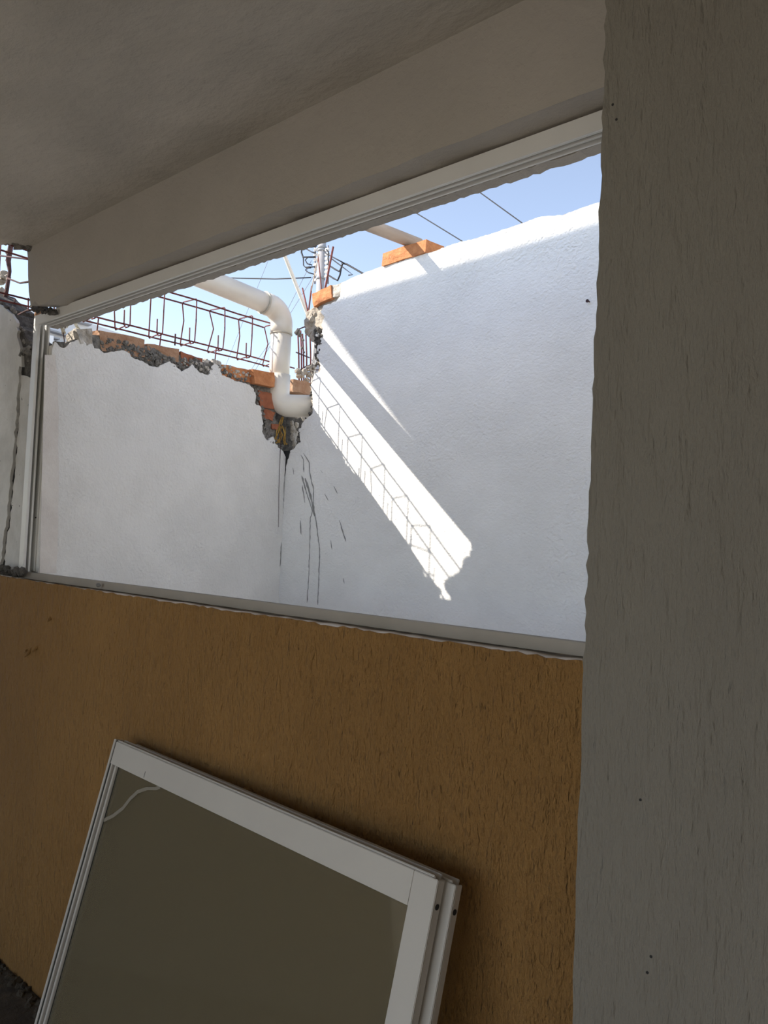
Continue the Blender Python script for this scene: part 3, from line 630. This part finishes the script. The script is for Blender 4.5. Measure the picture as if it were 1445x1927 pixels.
# ================================================================== two aluminium sashes leaning on the ochre wall
YAW, LEAN = -.041, .246
su = Vector((math.cos(YAW), math.sin(YAW), 0)); nn = Vector((-math.sin(YAW), math.cos(YAW), 0))
sv = -math.sin(LEAN) * nn - math.cos(LEAN) * Vector((0, 0, 1)); sn = -su.cross(sv).normalized()
if sn.y > 0: sn = -sn                                     # towards the room
def make_sash(name, P0, SW, SH, label):
    t = thing(name, P0 + su * (SW / 2) + sv * SH, label, 'window sash', 'white aluminium sashes leaning on the ochre wall')
    def sb(b, u0, u1, v0, v1, n0, n1, bev=.0012):
        b2 = B(); box(b2, (u0, v0, -n1), (u1, v1, -n0), bev)
        for v in b2.verts: v.co = P0 + su * v.co.x + sv * v.co.y + sn * v.co.z
        me = bpy.data.meshes.new('tmp'); b2.to_mesh(me); b2.free(); b.from_mesh(me); bpy.data.meshes.remove(me)
    T = .027; LW, RW, TH, BH = .046, .058, .066, .075
    b = B(); sb(b, .016, SW - RW + .0005, .004, TH, 0, .003); sb(b, .016, SW - .012, 0, .016, .004, .0075); sb(b, .016, SW - .012, -.002, .016, T - .004, T); sb(b, .016, SW - .012, .012, .018, .003, T - .002); sb(b, .016, SW - RW, .018, TH, T - .004, T)
    sb(b, .046, SW - RW, TH - .004, TH, .003, T - .004)
    obj('top_rail', b, M['alu'], t)
    b = B(); sb(b, LW, SW - RW, SH - BH, SH, 0, T); obj('bottom_rail', b, M['alu'], t)
    b = B(); sb(b, 0, .0105, 0, SH, 0, T); sb(b, .0185, .027, .016, SH, .001, T); sb(b, .027, .036, TH, SH, .009, T); sb(b, .036, LW, TH, SH, .004, T); sb(b, .010, .019, .002, SH, .018, T)
    st = obj('stile', b, M['alu'], t)
    b = B(); sb(b, .0107, .0183, .003, SH - .002, .0015, .0178, 0); obj('groove_shade', b, M['gasket'], st)  # black filler standing in for the shade inside the stile's open channel
    for g0 in (.0285, .0325):
        b = B(); sb(b, g0, g0 + .0012, TH, SH - .01, .0082, .0092, 0); obj('gasket', b, M['gasket'], st)
    b = B(); sb(b, SW - RW, SW, .004, SH, 0, .004); sb(b, SW - RW, SW - RW + .004, TH, SH, .004, T); sb(b, SW - .004, SW, .004, SH, .004, T - .006); sb(b, SW - .012, SW - .004, .014, SH, T - .009, T - .004); sb(b, SW - RW + .004, SW - .012, .02, SH, T - .004, T)
    st = obj('stile', b, M['alu'], t)
    b = B(); q = P0 + su * (SW + .0003) + sv * .05 - sn * .011; tube(b, [q, q + su * .0006], .0055, 10); obj('screw_hole', b, M['crack'], st)
    b = B(); sb(b, LW - .006, SW - RW + .006, TH - .006, SH - BH + .006, .012, .016, 0); obj('glass_pane', b, M['glass'], t)
    b = B(); sb(b, LW, LW + .003, TH, SH - BH, .0105, .0118, 0); sb(b, LW, SW - RW, TH, TH + .003, .0105, .0118, 0); sb(b, SW - RW - .003, SW - RW, TH, SH - BH, .0105, .0118, 0); obj('glazing_bead', b, M['gasket'], t)
    return t, sb
SP = Vector((-2.123, 1.21, .958))
SWID = 1.233; SHT = .988
s1, sb1 = make_sash('window_sash', SP, SWID, SHT, 'white aluminium sash with bronze glass leaning in front of another on the ochre wall')
SP2 = SP + su * .017 - sn * .031 + sv * .004
SH2 = SP2.z / -sv.z
s2, _ = make_sash('window_sash', SP2, SWID, SH2, 'second white aluminium sash, behind the front one, against the ochre wall')
b = B(); sb1(b, .205, .2065, .046, .062, -.0004, .0006, 0); obj('pencil_mark', b, M['crack'], s1)
# thin pale plastic strip hanging over the glass
def on_s(x, y, off): return at_plane(x, y, SP + sn * off, sn)
b = B(); L_ = [(194, 1541), (212, 1532), (230, 1518), (244, 1500), (258, 1487), (275, 1481), (292, 1481), (300, 1478)]
pr = [on_s(x, y, -.0105) for x, y in L_]; ptl = [on_s(x + 1.5, y + 6, -.0105) for x, y in L_]
for i in range(len(pr) - 1): hexa(b, [pr[i], pr[i + 1], ptl[i + 1], ptl[i]], [p - sn * .0012 for p in (pr[i], pr[i + 1], ptl[i + 1], ptl[i])])
obj('plastic_strip', b, M['strip'], label='curved pale plastic strip across the top left corner of the leaning glass', cat='strip')
